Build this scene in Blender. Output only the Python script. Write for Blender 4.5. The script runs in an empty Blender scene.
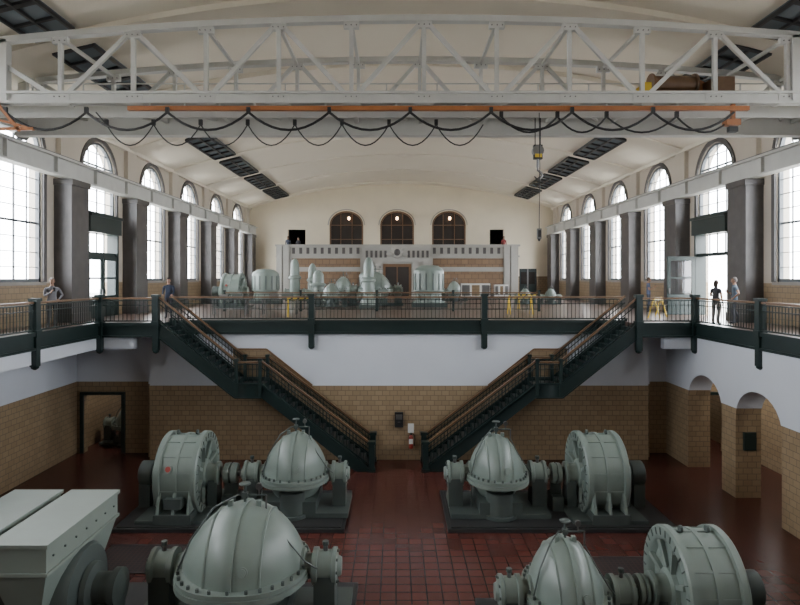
import bpy, bmesh, math, random
from mathutils import Vector, Matrix
random.seed(4)
pi=math.pi
EYE=1.75; FZ=-5.6
XL=-13.4; XR=14.4; YB=55.0; YF=-4.0
GL=-11.3; GR=11.4
XC=(XL+XR)/2; HW=(XR-XL)/2

# ------------------------------------------------------------ materials
def newmat(name):
    m=bpy.data.materials.new(name); m.use_nodes=True
    nt=m.node_tree; b=nt.nodes['Principled BSDF']
    return m,nt,b
def mth(nt,op,a,b=None,c=None):
    n=nt.nodes.new('ShaderNodeMath'); n.operation=op
    for i,x in enumerate((a,b,c)):
        if x is None: continue
        if isinstance(x,(int,float)): n.inputs[i].default_value=x
        else: nt.links.new(x,n.inputs[i])
    return n.outputs[0]
def mixc(nt,f,a,b):
    n=nt.nodes.new('ShaderNodeMix'); n.data_type='RGBA'
    for s,x in ((n.inputs[0],f),(n.inputs[6],a),(n.inputs[7],b)):
        if isinstance(x,(int,float)): s.default_value=x
        elif isinstance(x,tuple): s.default_value=(*x,1)
        else: nt.links.new(x,s)
    return n.outputs[2]
def objco(nt):
    return nt.nodes.new('ShaderNodeTexCoord').outputs['Object']
def noise(nt,scale,detail=3):
    n=nt.nodes.new('ShaderNodeTexNoise'); n.inputs['Scale'].default_value=scale
    n.inputs['Detail'].default_value=detail
    nt.links.new(objco(nt),n.inputs['Vector']); return n.outputs['Fac']
def paint(name,col,rough=.5,metal=0,var=.15,scale=3):
    m,nt,b=newmat(name)
    f=noise(nt,scale)
    c=mixc(nt,f,tuple(x*(1-var) for x in col),tuple(min(1,x*(1+var)) for x in col))
    nt.links.new(c,b.inputs['Base Color'])
    b.inputs['Roughness'].default_value=rough; b.inputs['Metallic'].default_value=metal
    return m
def brick_nodes(nt,c1,c2,mortar,w,h,ms=.012,floor=False,off=.5):
    sep=nt.nodes.new('ShaderNodeSeparateXYZ'); nt.links.new(objco(nt),sep.inputs[0])
    cmb=nt.nodes.new('ShaderNodeCombineXYZ')
    if floor:
        nt.links.new(sep.outputs[0],cmb.inputs[0]); nt.links.new(sep.outputs[1],cmb.inputs[1])
    else:
        nt.links.new(mth(nt,'ADD',sep.outputs[0],sep.outputs[1]),cmb.inputs[0]); nt.links.new(sep.outputs[2],cmb.inputs[1])
    br=nt.nodes.new('ShaderNodeTexBrick'); nt.links.new(cmb.outputs[0],br.inputs['Vector'])
    br.inputs['Color1'].default_value=(*c1,1); br.inputs['Color2'].default_value=(*c2,1); br.inputs['Mortar'].default_value=(*mortar,1)
    br.inputs['Scale'].default_value=1; br.inputs['Brick Width'].default_value=w; br.inputs['Row Height'].default_value=h
    br.inputs['Mortar Size'].default_value=ms; br.offset=off
    return br.outputs['Color'],br.outputs['Fac'],sep.outputs[2]
TAN1=(.33,.24,.145); TAN2=(.275,.195,.115); TMOR=(.17,.125,.08)
def mat_brick(name,c1=TAN1,c2=TAN2,mo=TMOR,w=.3,h=.2,ms=.012,rough=.35,floor=False,off=.5):
    m,nt,b=newmat(name)
    c,f,_=brick_nodes(nt,c1,c2,mo,w,h,ms,floor,off)
    n=noise(nt,.6); c=mixc(nt,mth(nt,'MULTIPLY',n,.5),c,tuple(x*.6 for x in c1))
    nt.links.new(c,b.inputs['Base Color']); b.inputs['Roughness'].default_value=rough
    bp=nt.nodes.new('ShaderNodeBump'); bp.inputs['Strength'].default_value=.25; bp.inputs['Distance'].default_value=.01; bp.invert=True
    nt.links.new(f,bp.inputs['Height']); nt.links.new(bp.outputs[0],b.inputs['Normal'])
    return m
def mat_banded(name,low=-2.6,up=1.55,whitec=(.62,.65,.71),plaster=(.55,.49,.41)):
    m,nt,b=newmat(name)
    c,f,z=brick_nodes(nt,TAN1,TAN2,TMOR,.3,.2)
    n=noise(nt,.8)
    pl=mixc(nt,n,tuple(x*.9 for x in plaster),tuple(min(1,x*1.06) for x in plaster))
    wh=mixc(nt,n,tuple(x*.93 for x in whitec),tuple(min(1,x*1.04) for x in whitec))
    base=mixc(nt,mth(nt,'GREATER_THAN',z,-.3),wh,pl)
    a=mth(nt,'LESS_THAN',z,low)
    bb=mth(nt,'MULTIPLY',mth(nt,'GREATER_THAN',z,-.3),mth(nt,'LESS_THAN',z,up))
    mask=mth(nt,'MAXIMUM',a,bb)
    nt.links.new(mixc(nt,mask,base,c),b.inputs['Base Color'])
    nt.links.new(mth(nt,'SUBTRACT',.8,mth(nt,'MULTIPLY',mask,.4)),b.inputs['Roughness'])
    return m
M={}
M['wall']=mat_banded('wall_plaster_and_tile')
M['wallb']=mat_banded('back_wall_plaster',up=1.9,plaster=(.76,.68,.53))
M['brick']=mat_brick('glazed_tan_tile')
M['panel']=mat_brick('brown_tile_panel',(.25,.16,.095),(.20,.125,.075),(.12,.08,.055),.6,.42,.03)
M['floor']=mat_brick('red_quarry_tile',(.120,.036,.028),(.088,.029,.023),(.028,.014,.012),.36,.36,.018,.26,True,0)
M['gfloor']=mat_brick('gallery_floor_tile',(.13,.075,.055),(.10,.06,.045),(.05,.035,.03),.3,.3,.01,.3,True,0)
M['grate']=mat_brick('iron_grate',(.012,.009,.009),(.016,.01,.01),(.05,.02,.018),.12,.12,.02,.6,True,0)
M['ceil']=paint('ceiling_plaster',(.79,.73,.615),.9,0,.04,.5)
M['rib']=paint('ceiling_rib',(.79,.73,.615),.9,0,.04,.5)
M['white']=paint('white_plaster',(.62,.65,.71),.85,0,.05,1)
M['stone']=paint('grey_marble',(.075,.068,.066),.42,0,.4,2.5)
M['lstone']=paint('pale_limestone',(.34,.33,.30),.7,0,.12,2)
M['green']=paint('machine_green',(.195,.238,.212),.38,0,.12,2)
M['green2']=paint('machine_green_pale',(.215,.25,.22),.45,0,.08,2)
M['greend']=paint('machine_green_dark',(.072,.09,.083),.45,0,.15,4)
M['iron']=paint('dark_green_iron',(.009,.021,.020),.4,0,.2,4)
M['black']=paint('black_rubber',(.012,.012,.013),.55,0,.1)
M['steel']=paint('dull_steel',(.20,.20,.20),.35,.8,.2,6)
M['wood']=paint('oiled_oak_rail',(.16,.09,.048),.35,0,.25,6)
M['crane']=paint('crane_white_paint',(.56,.56,.53),.5,0,.12,2)
M['orange']=paint('orange_paint',(.36,.13,.04),.5,0,.2,3)
M['frame']=paint('window_frame_paint',(.10,.11,.12),.5,0,.1)
M['sill']=paint('sill_stone',(.30,.28,.25),.6)
M['conc']=paint('dark_plinth',(.03,.03,.03),.5,0,.2,3)
M['yellow']=paint('caution_yellow',(.70,.48,.03),.5,0,.05)
M['red']=paint('badge_red',(.28,.03,.02),.4)
M['lip']=paint('lip_colour',(.30,.12,.09),.5)
M['paper']=paint('white_card',(.72,.72,.69),.7,0,.03)
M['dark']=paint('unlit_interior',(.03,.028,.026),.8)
def glassmat(name,col,fac):
    m=bpy.data.materials.new(name); m.use_nodes=True; nt=m.node_tree; nt.nodes.clear()
    o=nt.nodes.new('ShaderNodeOutputMaterial'); mx=nt.nodes.new('ShaderNodeMixShader')
    t=nt.nodes.new('ShaderNodeBsdfTransparent'); g=nt.nodes.new('ShaderNodeBsdfGlossy')
    t.inputs[0].default_value=(*col,1); g.inputs['Roughness'].default_value=.05
    mx.inputs[0].default_value=fac
    nt.links.new(t.outputs[0],mx.inputs[1]); nt.links.new(g.outputs[0],mx.inputs[2]); nt.links.new(mx.outputs[0],o.inputs[0])
    return m
M['glass']=glassmat('window_glass',(.97,.98,1),.05)
mg,nt,b=newmat('skylight_glass'); b.inputs['Base Color'].default_value=(.15,.18,.20,1); b.inputs['Roughness'].default_value=.15; M['skyg']=mg
mg,nt,b=newmat('dark_window_glass'); b.inputs['Base Color'].default_value=(.035,.03,.028,1); b.inputs['Roughness'].default_value=.08; M['dglass']=mg
mg,nt,b=newmat('lamp_glow'); b.inputs['Emission Color'].default_value=(1,.6,.3,1); b.inputs['Emission Strength'].default_value=16; M['glow']=mg

# ------------------------------------------------------------ mesh builder
class MB:
    def __init__(s): s.v=[]; s.f=[]; s.m=[]; s.mats=[]
    def mi(s,k):
        if k not in s.mats: s.mats.append(k)
        return s.mats.index(k)
    def quadverts(s,vs,fs,k):
        o=len(s.v); s.v+= [tuple(v) for v in vs]; i=s.mi(k)
        for f in fs: s.f.append([o+j for j in f]); s.m.append(i)
    def box(s,x0,x1,y0,y1,z0,z1,k):
        vs=[(x,y,z) for x in (x0,x1) for y in (y0,y1) for z in (z0,z1)]
        s.quadverts(vs,[(0,1,3,2),(4,6,7,5),(0,4,5,1),(2,3,7,6),(0,2,6,4),(1,5,7,3)],k)
    def hexa(s,bot,top,k):
        s.quadverts(list(bot)+list(top),[(3,2,1,0),(4,5,6,7),(0,1,5,4),(1,2,6,5),(2,3,7,6),(3,0,4,7)],k)
    def beam(s,p,q,w,h,k,up=(0,0,1)):
        p=Vector(p);q=Vector(q);d=(q-p).normalized();u=Vector(up)
        if abs(d.dot(u))>.98: u=Vector((0,1,0))
        a=d.cross(u).normalized(); b_=a.cross(d).normalized()
        a*=w/2;b_*=h/2
        s.hexa([p-a-b_,p+a-b_,p+a+b_,p-a+b_],[q-a-b_,q+a-b_,q+a+b_,q-a+b_],k)
    def lathe(s,o,ax,prof,k,n=24,a0=0,a1=2*pi,sy=1,sz=1):
        o=Vector(o)
        A={'x':(Vector((1,0,0)),Vector((0,1,0)),Vector((0,0,1))),'y':(Vector((0,1,0)),Vector((1,0,0)),Vector((0,0,1))),'z':(Vector((0,0,1)),Vector((1,0,0)),Vector((0,1,0)))}[ax] if isinstance(ax,str) else ax
        full=abs(a1-a0-2*pi)<1e-5; cnt=n if full else n+1
        vs=[];fs=[]
        for t,r in prof:
            for i in range(cnt):
                a=a0+(a1-a0)*i/n
                vs.append(o+A[0]*t+A[1]*(r*math.cos(a)*sy)+A[2]*(r*math.sin(a)*sz))
        for j in range(len(prof)-1):
            for i in range(n):
                i2=(i+1)%cnt
                fs.append((j*cnt+i,j*cnt+i2,(j+1)*cnt+i2,(j+1)*cnt+i))
        if full:
            if prof[0][1]>1e-4: fs.append(tuple(range(cnt))[::-1])
            if prof[-1][1]>1e-4: fs.append(tuple(range((len(prof)-1)*cnt,len(prof)*cnt)))
        s.quadverts(vs,fs,k)
    def cyl(s,p,q,r,k,n=12,r2=None):
        p=Vector(p);q=Vector(q);d=q-p;L=d.length;d.normalize()
        u=Vector((0,0,1)) if abs(d.z)<.9 else Vector((1,0,0))
        a=d.cross(u).normalized(); b_=d.cross(a).normalized()
        s.lathe(p,(d,a,b_),[(0,r),(L,r if r2 is None else r2)],k,n)
    def tube(s,pts,r,k,n=6):
        P=[Vector(p) for p in pts]; vs=[];fs=[]
        for i,p in enumerate(P):
            d=(P[min(i+1,len(P)-1)]-P[max(i-1,0)]).normalized()
            u=Vector((0,1,0)) if abs(d.y)<.9 else Vector((1,0,0))
            a=d.cross(u).normalized(); b_=d.cross(a).normalized()
            rr=r[i] if isinstance(r,(list,tuple)) else r
            for j in range(n):
                t=2*pi*j/n; vs.append(p+a*rr*math.cos(t)+b_*rr*math.sin(t))
        for i in range(len(P)-1):
            for j in range(n): fs.append((i*n+j,i*n+(j+1)%n,(i+1)*n+(j+1)%n,(i+1)*n+j))
        fs.append(tuple(range(n))[::-1]); fs.append(tuple(range((len(P)-1)*n,len(P)*n)))
        s.quadverts(vs,fs,k)
    def ell(s,c,r,k,n=14,m=10,keep=None,deform=None):
        vs=[];fs=[]
        for i in range(m+1):
            th=pi*i/m
            for j in range(n):
                ph=2*pi*j/n
                v=Vector((math.sin(th)*math.cos(ph),math.sin(th)*math.sin(ph),math.cos(th)))
                if deform: v=deform(v)
                vs.append(Vector(c)+Vector((v.x*r[0],v.y*r[1],v.z*r[2])))
        for i in range(m):
            for j in range(n):
                f=(i*n+j,(i+1)*n+j,(i+1)*n+(j+1)%n,i*n+(j+1)%n)
                if keep:
                    cc=sum((vs[q] for q in f),Vector())/4-Vector(c)
                    if not keep(Vector((cc.x/r[0],cc.y/r[1],cc.z/r[2]))): continue
                fs.append(f)
        s.quadverts(vs,fs,k)
    def prism(s,pts,ext,k):
        n=len(pts);P=[Vector(p) for p in pts];E=Vector(ext)
        s.quadverts(P+[p+E for p in P],[tuple(range(n))[::-1],tuple(range(n,2*n))]+[(i,(i+1)%n,n+(i+1)%n,n+i) for i in range(n)],k)
    def mesh(s,name,ang=35,weld=True):
        me=bpy.data.meshes.new(name); me.from_pydata(s.v,[],s.f)
        for k in s.mats: me.materials.append(M[k] if isinstance(k,str) else k)
        me.polygons.foreach_set('material_index',s.m)
        bm=bmesh.new(); bm.from_mesh(me)
        if weld: bmesh.ops.remove_doubles(bm,verts=bm.verts,dist=1e-5)
        bmesh.ops.recalc_face_normals(bm,faces=bm.faces)
        bm.to_mesh(me); bm.free()
        me.polygons.foreach_set('use_smooth',[True]*len(me.polygons))
        me.set_sharp_from_angle(angle=math.radians(ang)); me.update()
        return me
    def obj(s,name,loc=(0,0,0),rz=0,sc=1,ang=35):
        return place(s.mesh(name,ang),name,loc,rz,sc)
def place(me,name,loc=(0,0,0),rz=0,sc=1):
    o=bpy.data.objects.new(name,me); bpy.context.scene.collection.objects.link(o)
    o.location=loc; o.rotation_euler=(0,0,rz); o.scale=(sc,sc,sc) if not isinstance(sc,tuple) else sc
    return o

def arcpts(ua,ub,zs,rise,n=14):
    c=(ua+ub)/2;r=(ub-ua)/2
    return [(c-r*math.cos(pi*i/n),zs+rise*math.sin(pi*i/n)) for i in range(n+1)]
def wall_open(mb,mp,u0,u1,z0,z1,ops,th,k):
    """wall with (arched) openings; mp(u,z,d)->xyz"""
    def pr(a,b,c,d):
        pts=[mp(a,c,0),mp(b,c,0),mp(b,d,0),mp(a,d,0)]; pt2=[mp(a,c,th),mp(b,c,th),mp(b,d,th),mp(a,d,th)]
        mb.hexa(pts,pt2,k)
    cur=u0
    for (ua,ub,zb,zs,rise) in sorted(ops):
        if ua>cur: pr(cur,ua,z0,z1)
        if zb>z0: pr(ua,ub,z0,zb)
        if rise<=0: pr(ua,ub,zs,z1)
        else:
            A=arcpts(ua,ub,zs,rise)
            for (a,za),(b,zc) in zip(A[:-1],A[1:]):
                mb.quadverts([mp(a,za,0),mp(b,zc,0),mp(b,z1,0),mp(a,z1,0),mp(a,za,th),mp(b,zc,th),mp(b,z1,th),mp(a,z1,th)],
                    [(0,1,2,3),(7,6,5,4),(0,4,5,1),(3,2,6,7)],k)
        cur=ub
    if cur<u1: pr(cur,u1,z0,z1)

WY=[27.1+5.9*k for k in range(-4,5)]   # window centres along y
ZS=6.35; WR=1.5
def vault(x):
    t=(x-XC)/HW
    return 8.1+2.25*(1-t*t)

# ------------------------------------------------------------ shell
mb=MB(); mb.box(XL,XR+.0,YF,40,FZ-.3,FZ,'floor'); mb.obj('floor')
mb=MB()
mb.box(XL,XR,24.25,YB,-.3,0,'gfloor')
mb.box(XL,GL,YF,24.25,-.3,0,'gfloor'); mb.box(GR,XR,YF,24.25,-.3,0,'gfloor')
mb.box(GL,-9.1,22.8,24.25,-.3,0,'gfloor'); mb.box(9.2,GR,22.8,24.25,-.3,0,'gfloor')
mb.box(GL,GR,YF,.7,-.3,0,'gfloor')
mb.obj('floor_gallery')
for side,X,sg in (('left',XL,-1),('right',XR,1)):
    mb=MB(); mp=lambda u,z,d,X=X,sg=sg:(X+sg*d,u,z)
    ops=[]
    for i,y in enumerate(WY):
        ops.append((y-WR,y+WR,0 if i==4 else 1.6,ZS,WR))
    wall_open(mb,mp,YF,YB+.5,FZ,8.35,ops,.5,'wall')
    mb.obj('wall_'+side)
# back wall
mb=MB(); mp=lambda u,z,d:(u,YB+d,z)
BW=[(-6.1,-3.0),(-1.45,1.65),(3.3,6.4)]
ops=[(a,b_,4.0,6.6,1.3) for a,b_ in BW]+[(-9.9,-8.3,3.7,6.2,0),(8.6,9.9,3.7,6.2,0),(11.3,12.9,0,2.6,0)]
wall_open(mb,mp,XL-.5,XR+.5,-.3,10.6,ops,.5,'wallb'); mb.obj('wall_back')
mb=MB(); mb.box(XL-.5,XR+.5,YF-.4,YF,FZ,10.6,'wall'); mb.obj('wall_front')
# room behind the back wall windows/doors
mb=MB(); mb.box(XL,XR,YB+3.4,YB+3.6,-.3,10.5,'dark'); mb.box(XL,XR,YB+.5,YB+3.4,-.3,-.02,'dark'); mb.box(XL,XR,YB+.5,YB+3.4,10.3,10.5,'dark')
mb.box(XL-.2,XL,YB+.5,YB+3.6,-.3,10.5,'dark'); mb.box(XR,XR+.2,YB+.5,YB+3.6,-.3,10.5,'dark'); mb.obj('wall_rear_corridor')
# ceiling vault
mb=MB(); n=40
for i in range(n):
    a=XL-.4+(XR-XL+.8)*i/n; b_=XL-.4+(XR-XL+.8)*(i+1)/n
    za,zb=vault(a),vault(b_)
    mb.quadverts([(a,YF-.3,za),(b_,YF-.3,zb),(b_,YB,zb),(a,YB,za),(a,YF-.3,za+.2),(b_,YF-.3,zb+.2),(b_,YB,zb+.2),(a,YB,za+.2)],
       [(0,1,2,3),(7,6,5,4),(0,4,5,1),(3,2,6,7)],'ceil')
mb.obj('ceiling')
mb=MB()
for k in range(-4,6):
    y=24.15+5.9*k; dz=.18 if k<1 else .07
    for i in range(n):
        a=XL+(XR-XL)*i/n; b_=XL+(XR-XL)*(i+1)/n
        za,zb=vault(a)-dz,vault(b_)-dz
        mb.hexa([(a,y-.35,za),(b_,y-.35,zb),(b_,y+.35,zb),(a,y+.35,za)],[(a,y-.35,za+dz+.01),(b_,y-.35,zb+dz+.01),(b_,y+.35,zb+dz+.01),(a,y+.35,za+dz+.01)],'rib')
mb.obj('trim_ceiling_ribs')
mb=MB()
mb.box(XL,XL+.22,YF,YB,8.0,8.2,'rib'); mb.box(XR-.22,XR,YF,YB,8.0,8.2,'rib'); mb.obj('trim_cornice')
# skylight strips
def skylight(xa,xb,y0,y1):
    mb=MB(); off=.10
    def P(x,y,dz): return (x,y,vault(x)-off+dz)
    mb.hexa([P(xa,y0,0),P(xb,y0,0),P(xb,y1,0),P(xa,y1,0)],[P(xa,y0,.09),P(xb,y0,.09),P(xb,y1,.09),P(xa,y1,.09)],'skyg')
    for x in (xa,(xa+xb)/2,xb):
        mb.beam(P(x,y0,-.03),P(x,y1,-.03),.09,.1,'black')
    nn=max(2,int((y1-y0)/.85))
    for i in range(nn+1):
        y=y0+(y1-y0)*i/nn
        mb.beam(P(xa,y,-.03),P(xb,y,-.03),.1 if i%3 else .2,.1,'black')
    mb.obj('skylight')
for k in range(-2,6):
    y0=24.15+5.9*(k-1)+.5; y1=y0+4.9
    if y1>YB-.5: y1=YB-.6
    if y0>YB-2: continue
    skylight(-10.7,-9.5,y0,y1); skylight(10.5,11.7,y0,y1)

# pilasters + crane rails
PD=.70; RX=.5
mb=MB()
for k in range(-4,6):
    y=24.15+5.9*k
    for X,sg in ((XL,1),(XR,-1)):
        x0,x1=sorted((X,X+sg*PD))
        mb.box(x0,x1,y-.65,y+.65,0,5.64,'stone')
        x0,x1=sorted((X,X+sg*(PD+.06))); mb.box(x0,x1,y-.70,y+.70,5.4,5.64,'stone'); mb.box(x0,x1,y-.70,y+.70,0,.35,'stone')
        x0,x1=sorted((X,X+sg*.2)); mb.box(x0,x1,y-.5,y+.5,5.64,8.0,'wall')
mb.obj('trim_pilasters')
for X,sg in ((XL,1),(XR,-1)):
    mb=MB(); xm=X+sg*RX
    mb.box(xm-.06,xm+.06,YF,YB,5.7,6.35,'crane'); mb.box(xm-.22,xm+.22,YF,YB,5.64,5.71,'crane'); mb.box(xm-.22,xm+.22,YF,YB,6.31,6.39,'crane')
    mb.box(xm-.04,xm+.04,YF,YB,6.39,6.49,'steel')
    y=YF
    while y<YB: mb.box(xm-.19,xm+.19,y,y+.03,5.7,6.32,'crane'); y+=2.95
    mb.obj('crane_rail')

# windows
wn=[0]
def arched_window(side,y,zb):
    X,sg=(XL,-1) if side=='L' else (XR,1)
    mb=MB(); d0=.12; xx=X+sg*d0
    ua,ub=y-WR,y+WR
    B=lambda p,q,w,h=.1:mb.beam((xx,p[0],p[1]),(xx,q[0],q[1]),h,w,'frame',up=(0,0,1)) if abs(p[1]-q[1])<1e-3 else mb.beam((xx,p[0],p[1]),(xx,q[0],q[1]),h,w,'frame',up=(0,1,0))
    B((ua+.06,zb),(ua+.06,ZS),.10,.14); B((ub-.06,zb),(ub-.06,ZS),.10,.14); B((ua,zb+.06),(ub,zb+.06),.12,.14)
    A=arcpts(ua+.06,ub-.06,ZS,WR-.06,16)
    for p,q in zip(A[:-1],A[1:]): B(p,q,.10,.14)
    for f in (.25,.5,.75):
        u=ua+f*(ub-ua); top=ZS+math.sqrt(max(0,WR**2-(u-y)**2))-.05
        B((u,zb),(u,top),.03 if f!=.5 else .06,.05)
    z=zb+.55; i=1
    while z<ZS+WR-.2:
        hw=WR if z<=ZS else math.sqrt(WR**2-(z-ZS)**2)
        B((y-hw+.03,z),(y+hw-.03,z),.028 if i%4 else .08,.05); z+=.55; i+=1
    pts=[(xx,ua,zb),(xx,ub,zb)]+[(xx,a,b_) for a,b_ in arcpts(ua,ub,ZS,WR)][::-1]
    mb.quadverts(pts,[tuple(range(len(pts)))],'glass')
    if zb<2:
        x0,x1=sorted((X-sg*.12,X+sg*.3)); mb.box(x0,x1,ua-.1,ub+.1,zb-.12,zb,'sill')
    A=[(ua-.12,zb)]+arcpts(ua-.12,ub+.12,ZS,WR+.12,16)+[(ub+.12,zb)]
    xo=X-sg*.02
    for p,q in zip(A[:-1],A[1:]): mb.beam((xo,p[0],p[1]),(xo,q[0],q[1]),.1,.2,'stone',up=(0,1,0) if abs(p[1]-q[1])>1e-3 else (0,0,1))
    wn[0]+=1; mb.obj('window_%d'%wn[0])
for i,y in enumerate(WY):
    for s in 'LR': arched_window(s,y,4.6 if i==4 else 1.6)
for a,b_ in BW:
    mb=MB(); yy=YB+.15
    pts=[(a,yy,4.0),(b_,yy,4.0)]+[(u,yy,z) for u,z in arcpts(a,b_,6.6,1.3)][::-1]
    mb.quadverts(pts,[tuple(range(len(pts)))],'dglass')
    A=[(a+.08,4.0)]+arcpts(a+.08,b_-.08,6.6,1.22)+[(b_-.08,4.0)]
    for p,q in zip(A[:-1],A[1:]): mb.beam((p[0],yy-.05,p[1]),(q[0],yy-.05,q[1]),.12,.14,'wood',up=(0,1,0))
    for f in (1/3,2/3): mb.beam((a+f*(b_-a),yy-.05,4.0),(a+f*(b_-a),yy-.05,7.6),.06,.06,'wood')
    for z in (5.3,6.6): mb.beam((a,yy-.05,z),(b_,yy-.05,z),.06,.06,'wood')
    A=arcpts(a-.12,b_+.12,6.6,1.42); 
    for p,q in zip(A[:-1],A[1:]): mb.beam((p[0],YB-.02,p[1]),(q[0],YB-.02,q[1]),.08,.16,'lstone',up=(0,1,0))
    wn[0]+=1; mb.obj('window_%d'%wn[0])
for x in (-4.3,.1,4.9):
    mb=MB(); mb.box(x-.05,x+.05,YB-.12,YB+.1,7.2,7.3,'steel'); mb.ell((x,YB-.22,7.2),(.11,.11,.15),'glow'); mb.beam((x,YB-.02,7.25),(x,YB-.22,7.28),.03,.03,'steel'); mb.obj('wall_sconce_lamp')

# doors
def vestibule(name,side,open_):
    X,sg=(XL,-1) if side=='L' else (XR,1)
    y=WY[4]; mb=MB()
    def bx(d0,d1,*a):
        x0,x1=sorted((X-sg*d0,X-sg*d1)); mb.box(x0,x1,*a)
    bx(-.35,.35,y-1.45,y+1.45,3.75,4.5,'iron')
    bx(-.3,.42,y-1.48,y+1.48,4.45,4.58,'iron')
    for yy in (y-1.48,y+1.34): bx(-.3,.2,yy,yy+.14,0,3.75,'iron')
    bx(-.25,.1,y-1.34,y+1.34,2.75,2.9,'iron')
    for i in range(1,4): bx(-.15,-.1,y-1.34+i*.67-.02,y-1.34+i*.67+.02,2.9,3.75,'iron')
    def leaf(f,w):
        def lb(s0,s1,z0,z1,t0,t1,k):
            mb.hexa([f(s0,z0,t0),f(s1,z0,t0),f(s1,z0,t1),f(s0,z0,t1)],[f(s0,z1,t0),f(s1,z1,t0),f(s1,z1,t1),f(s0,z1,t1)],k)
        lb(0,.16,0,2.75,-.03,.03,'iron'); lb(w-.16,w,0,2.75,-.03,.03,'iron'); lb(.16,w-.16,0,.95,-.02,.02,'iron'); lb(.16,w-.16,2.55,2.75,-.03,.03,'iron')
        lb(.16,w-.16,1.7,1.78,-.03,.03,'iron'); lb(.16,w-.16,.95,1.7,-.005,.005,'glass'); lb(.16,w-.16,1.78,2.55,-.005,.005,'glass')
        lb(w-.12,w-.07,1.0,1.25,-.08,.08,'steel')
    if not open_:
        leaf(lambda s,z,t:(X+.15+t,y-1.34+s,z),1.32); leaf(lambda s,z,t:(X+.15+t,y+1.34-s,z),1.32)
    else:
        leaf(lambda s,z,t:(X-.25-s,y+1.3+t,z+.02),1.32); leaf(lambda s,z,t:(X+.1+s*.3,y-1.3+s*-.0+t-0.0,z+.02),1.32)
    mb.obj(name)
vestibule('door_1','L',False); vestibule('door_2','R',True)
mb=MB(); mb.box(11.3,12.9,YB+.1,YB+.2,0,2.6,'iron'); mb.box(11.45,12.0,YB+.06,YB+.1,1.2,2.3,'dglass'); mb.box(12.2,12.75,YB+.06,YB+.1,1.2,2.3,'dglass'); mb.box(12.05,12.15,YB+.04,YB+.1,0,2.6,'steel'); mb.obj('door_3')

# back pavilion with balcony
mb=MB(); y0=52.0; ye=YB-.01
mb.box(-10.3,10.6,y0,y0+.4,0,4.6,'lstone'); mb.box(-10.3,10.6,y0+.4,ye,3.4,3.7,'lstone')
mb.box(-10.3,-9.9,y0+.4,ye,0,4.6,'lstone'); mb.box(10.2,10.6,y0+.4,ye,0,4.6,'lstone')
mb.box(-10.45,10.75,y0-.12,y0+.45,4.5,4.65,'lstone'); mb.box(-10.4,10.7,y0-.08,y0+.0,3.55,3.7,'lstone')
mb.box(-10.4,10.7,y0-.1,y0+.0,0,.3,'stone')
for a,b_ in ((-9,-3.1),(3.2,9.3)):
    mb.box(a,b_,y0-.05,y0,2.7,3.45,'panel'); mb.box(a,b_,y0-.05,y0,.35,2.3,'panel'); mb.box(a-.1,b_+.1,y0-.1,y0,2.35,2.6,'lstone')
    x=a
    while x<b_: mb.box(x,x+.25,y0-.04,y0,3.85,4.38,'stone'); x+=.62
for a in (-10.35,-9.75,9.35,9.95): mb.box(a,a+.5,y0-.18,y0,0,4.5,'lstone')
mb.box(-2.8,3.0,y0-.5,y0,0,4.35,'lstone'); mb.box(-2.95,3.15,y0-.6,y0,4.35,4.55,'lstone')
for a in (-2.7,-1.75,1.35,2.3): mb.box(a,a+.55,y0-.65,y0-.5,0,3.1,'lstone')
mb.box(-2.8,3.0,y0-.66,y0-.5,3.1,3.3,'lstone')
for i in range(14):
    if not 5<=i<=8: mb.box(-2.6+i*.4,-2.4+i*.4,y0-.56,y0-.5,3.5,4.1,'stone')
mb.ell((.1,y0-.55,3.95),(.5,.12,.5),'lstone',16,10); mb.ell((.1,y0-.64,3.95),(.28,.08,.3),'stone',12,8)
for s in (-1,1): mb.ell((.1+s*.62,y0-.55,3.8),(.32,.1,.2),'lstone',12,8); mb.ell((.1+s*.35,y0-.55,4.3),(.2,.08,.14),'lstone',10,8)
mb.box(-1.1,1.3,y0-.58,y0-.5,0,2.95,'wood'); mb.box(-.9,.05,y0-.61,y0-.58,.2,2.7,'dglass'); mb.box(.15,1.1,y0-.61,y0-.58,.2,2.7,'dglass')
mb.obj('balcony_pavilion')

# lower walls
mb=MB(); mb.box(-9.95,10.2,24.25,24.7,FZ,-.3,'wall')
mb.obj('wall_stair_hall')
mb=MB()
for s in (1,-1):
    cx=.17
    P=lambda x,z:(cx-s*x,24.25,z)
    mb.prism([P(6.75,-1.15),P(5.4,-1.15),P(3.55,-2.62),P(6.75,-2.62)],(0,-.025,0),'brick')
    for a,b_ in (((6.75,-1.12),(5.4,-1.12)),((5.4,-1.12),(3.55,-2.58))): mb.beam(Vector(P(*a))+Vector((0,-.03,0)),Vector(P(*b_))+Vector((0,-.03,0)),.05,.06,'wood')
mb.obj('trim_stair_dado')
mb=MB(); mp=lambda u,z,d:(u,25.2+d,z)
wall_open(mb,mp,XL,-9.95,FZ,-.3,[(-13.1,-11.5,FZ,-3.15,0)],.3,'wall'); wall_open(mb,mp,10.2,XR,FZ,-.3,[(12.6,13.8,FZ,-3.15,0)],.3,'wall')
mb.box(-10.15,-9.95,24.6,25.2,FZ,-.3,'wall'); mb.box(10.2,10.4,24.6,25.2,FZ,-.3,'wall')
mb.obj('wall_lower_recess')
for dn,(a,b_) in enumerate(((-13.1,-11.5),(12.6,13.8))):
    mb=MB()
    mb.box(a-.14,a,25.1,25.2,FZ,-3.03,'iron'); mb.box(b_,b_+.14,25.1,25.2,FZ,-3.03,'iron'); mb.box(a,b_,25.1,25.2,-3.15,-3.03,'iron')
    mb.obj('door_%d'%(4+dn))
mb=MB(); mb.box(XL,XR,31.5,31.7,FZ,-.3,'white'); mb.obj('wall_lower_back')
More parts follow.
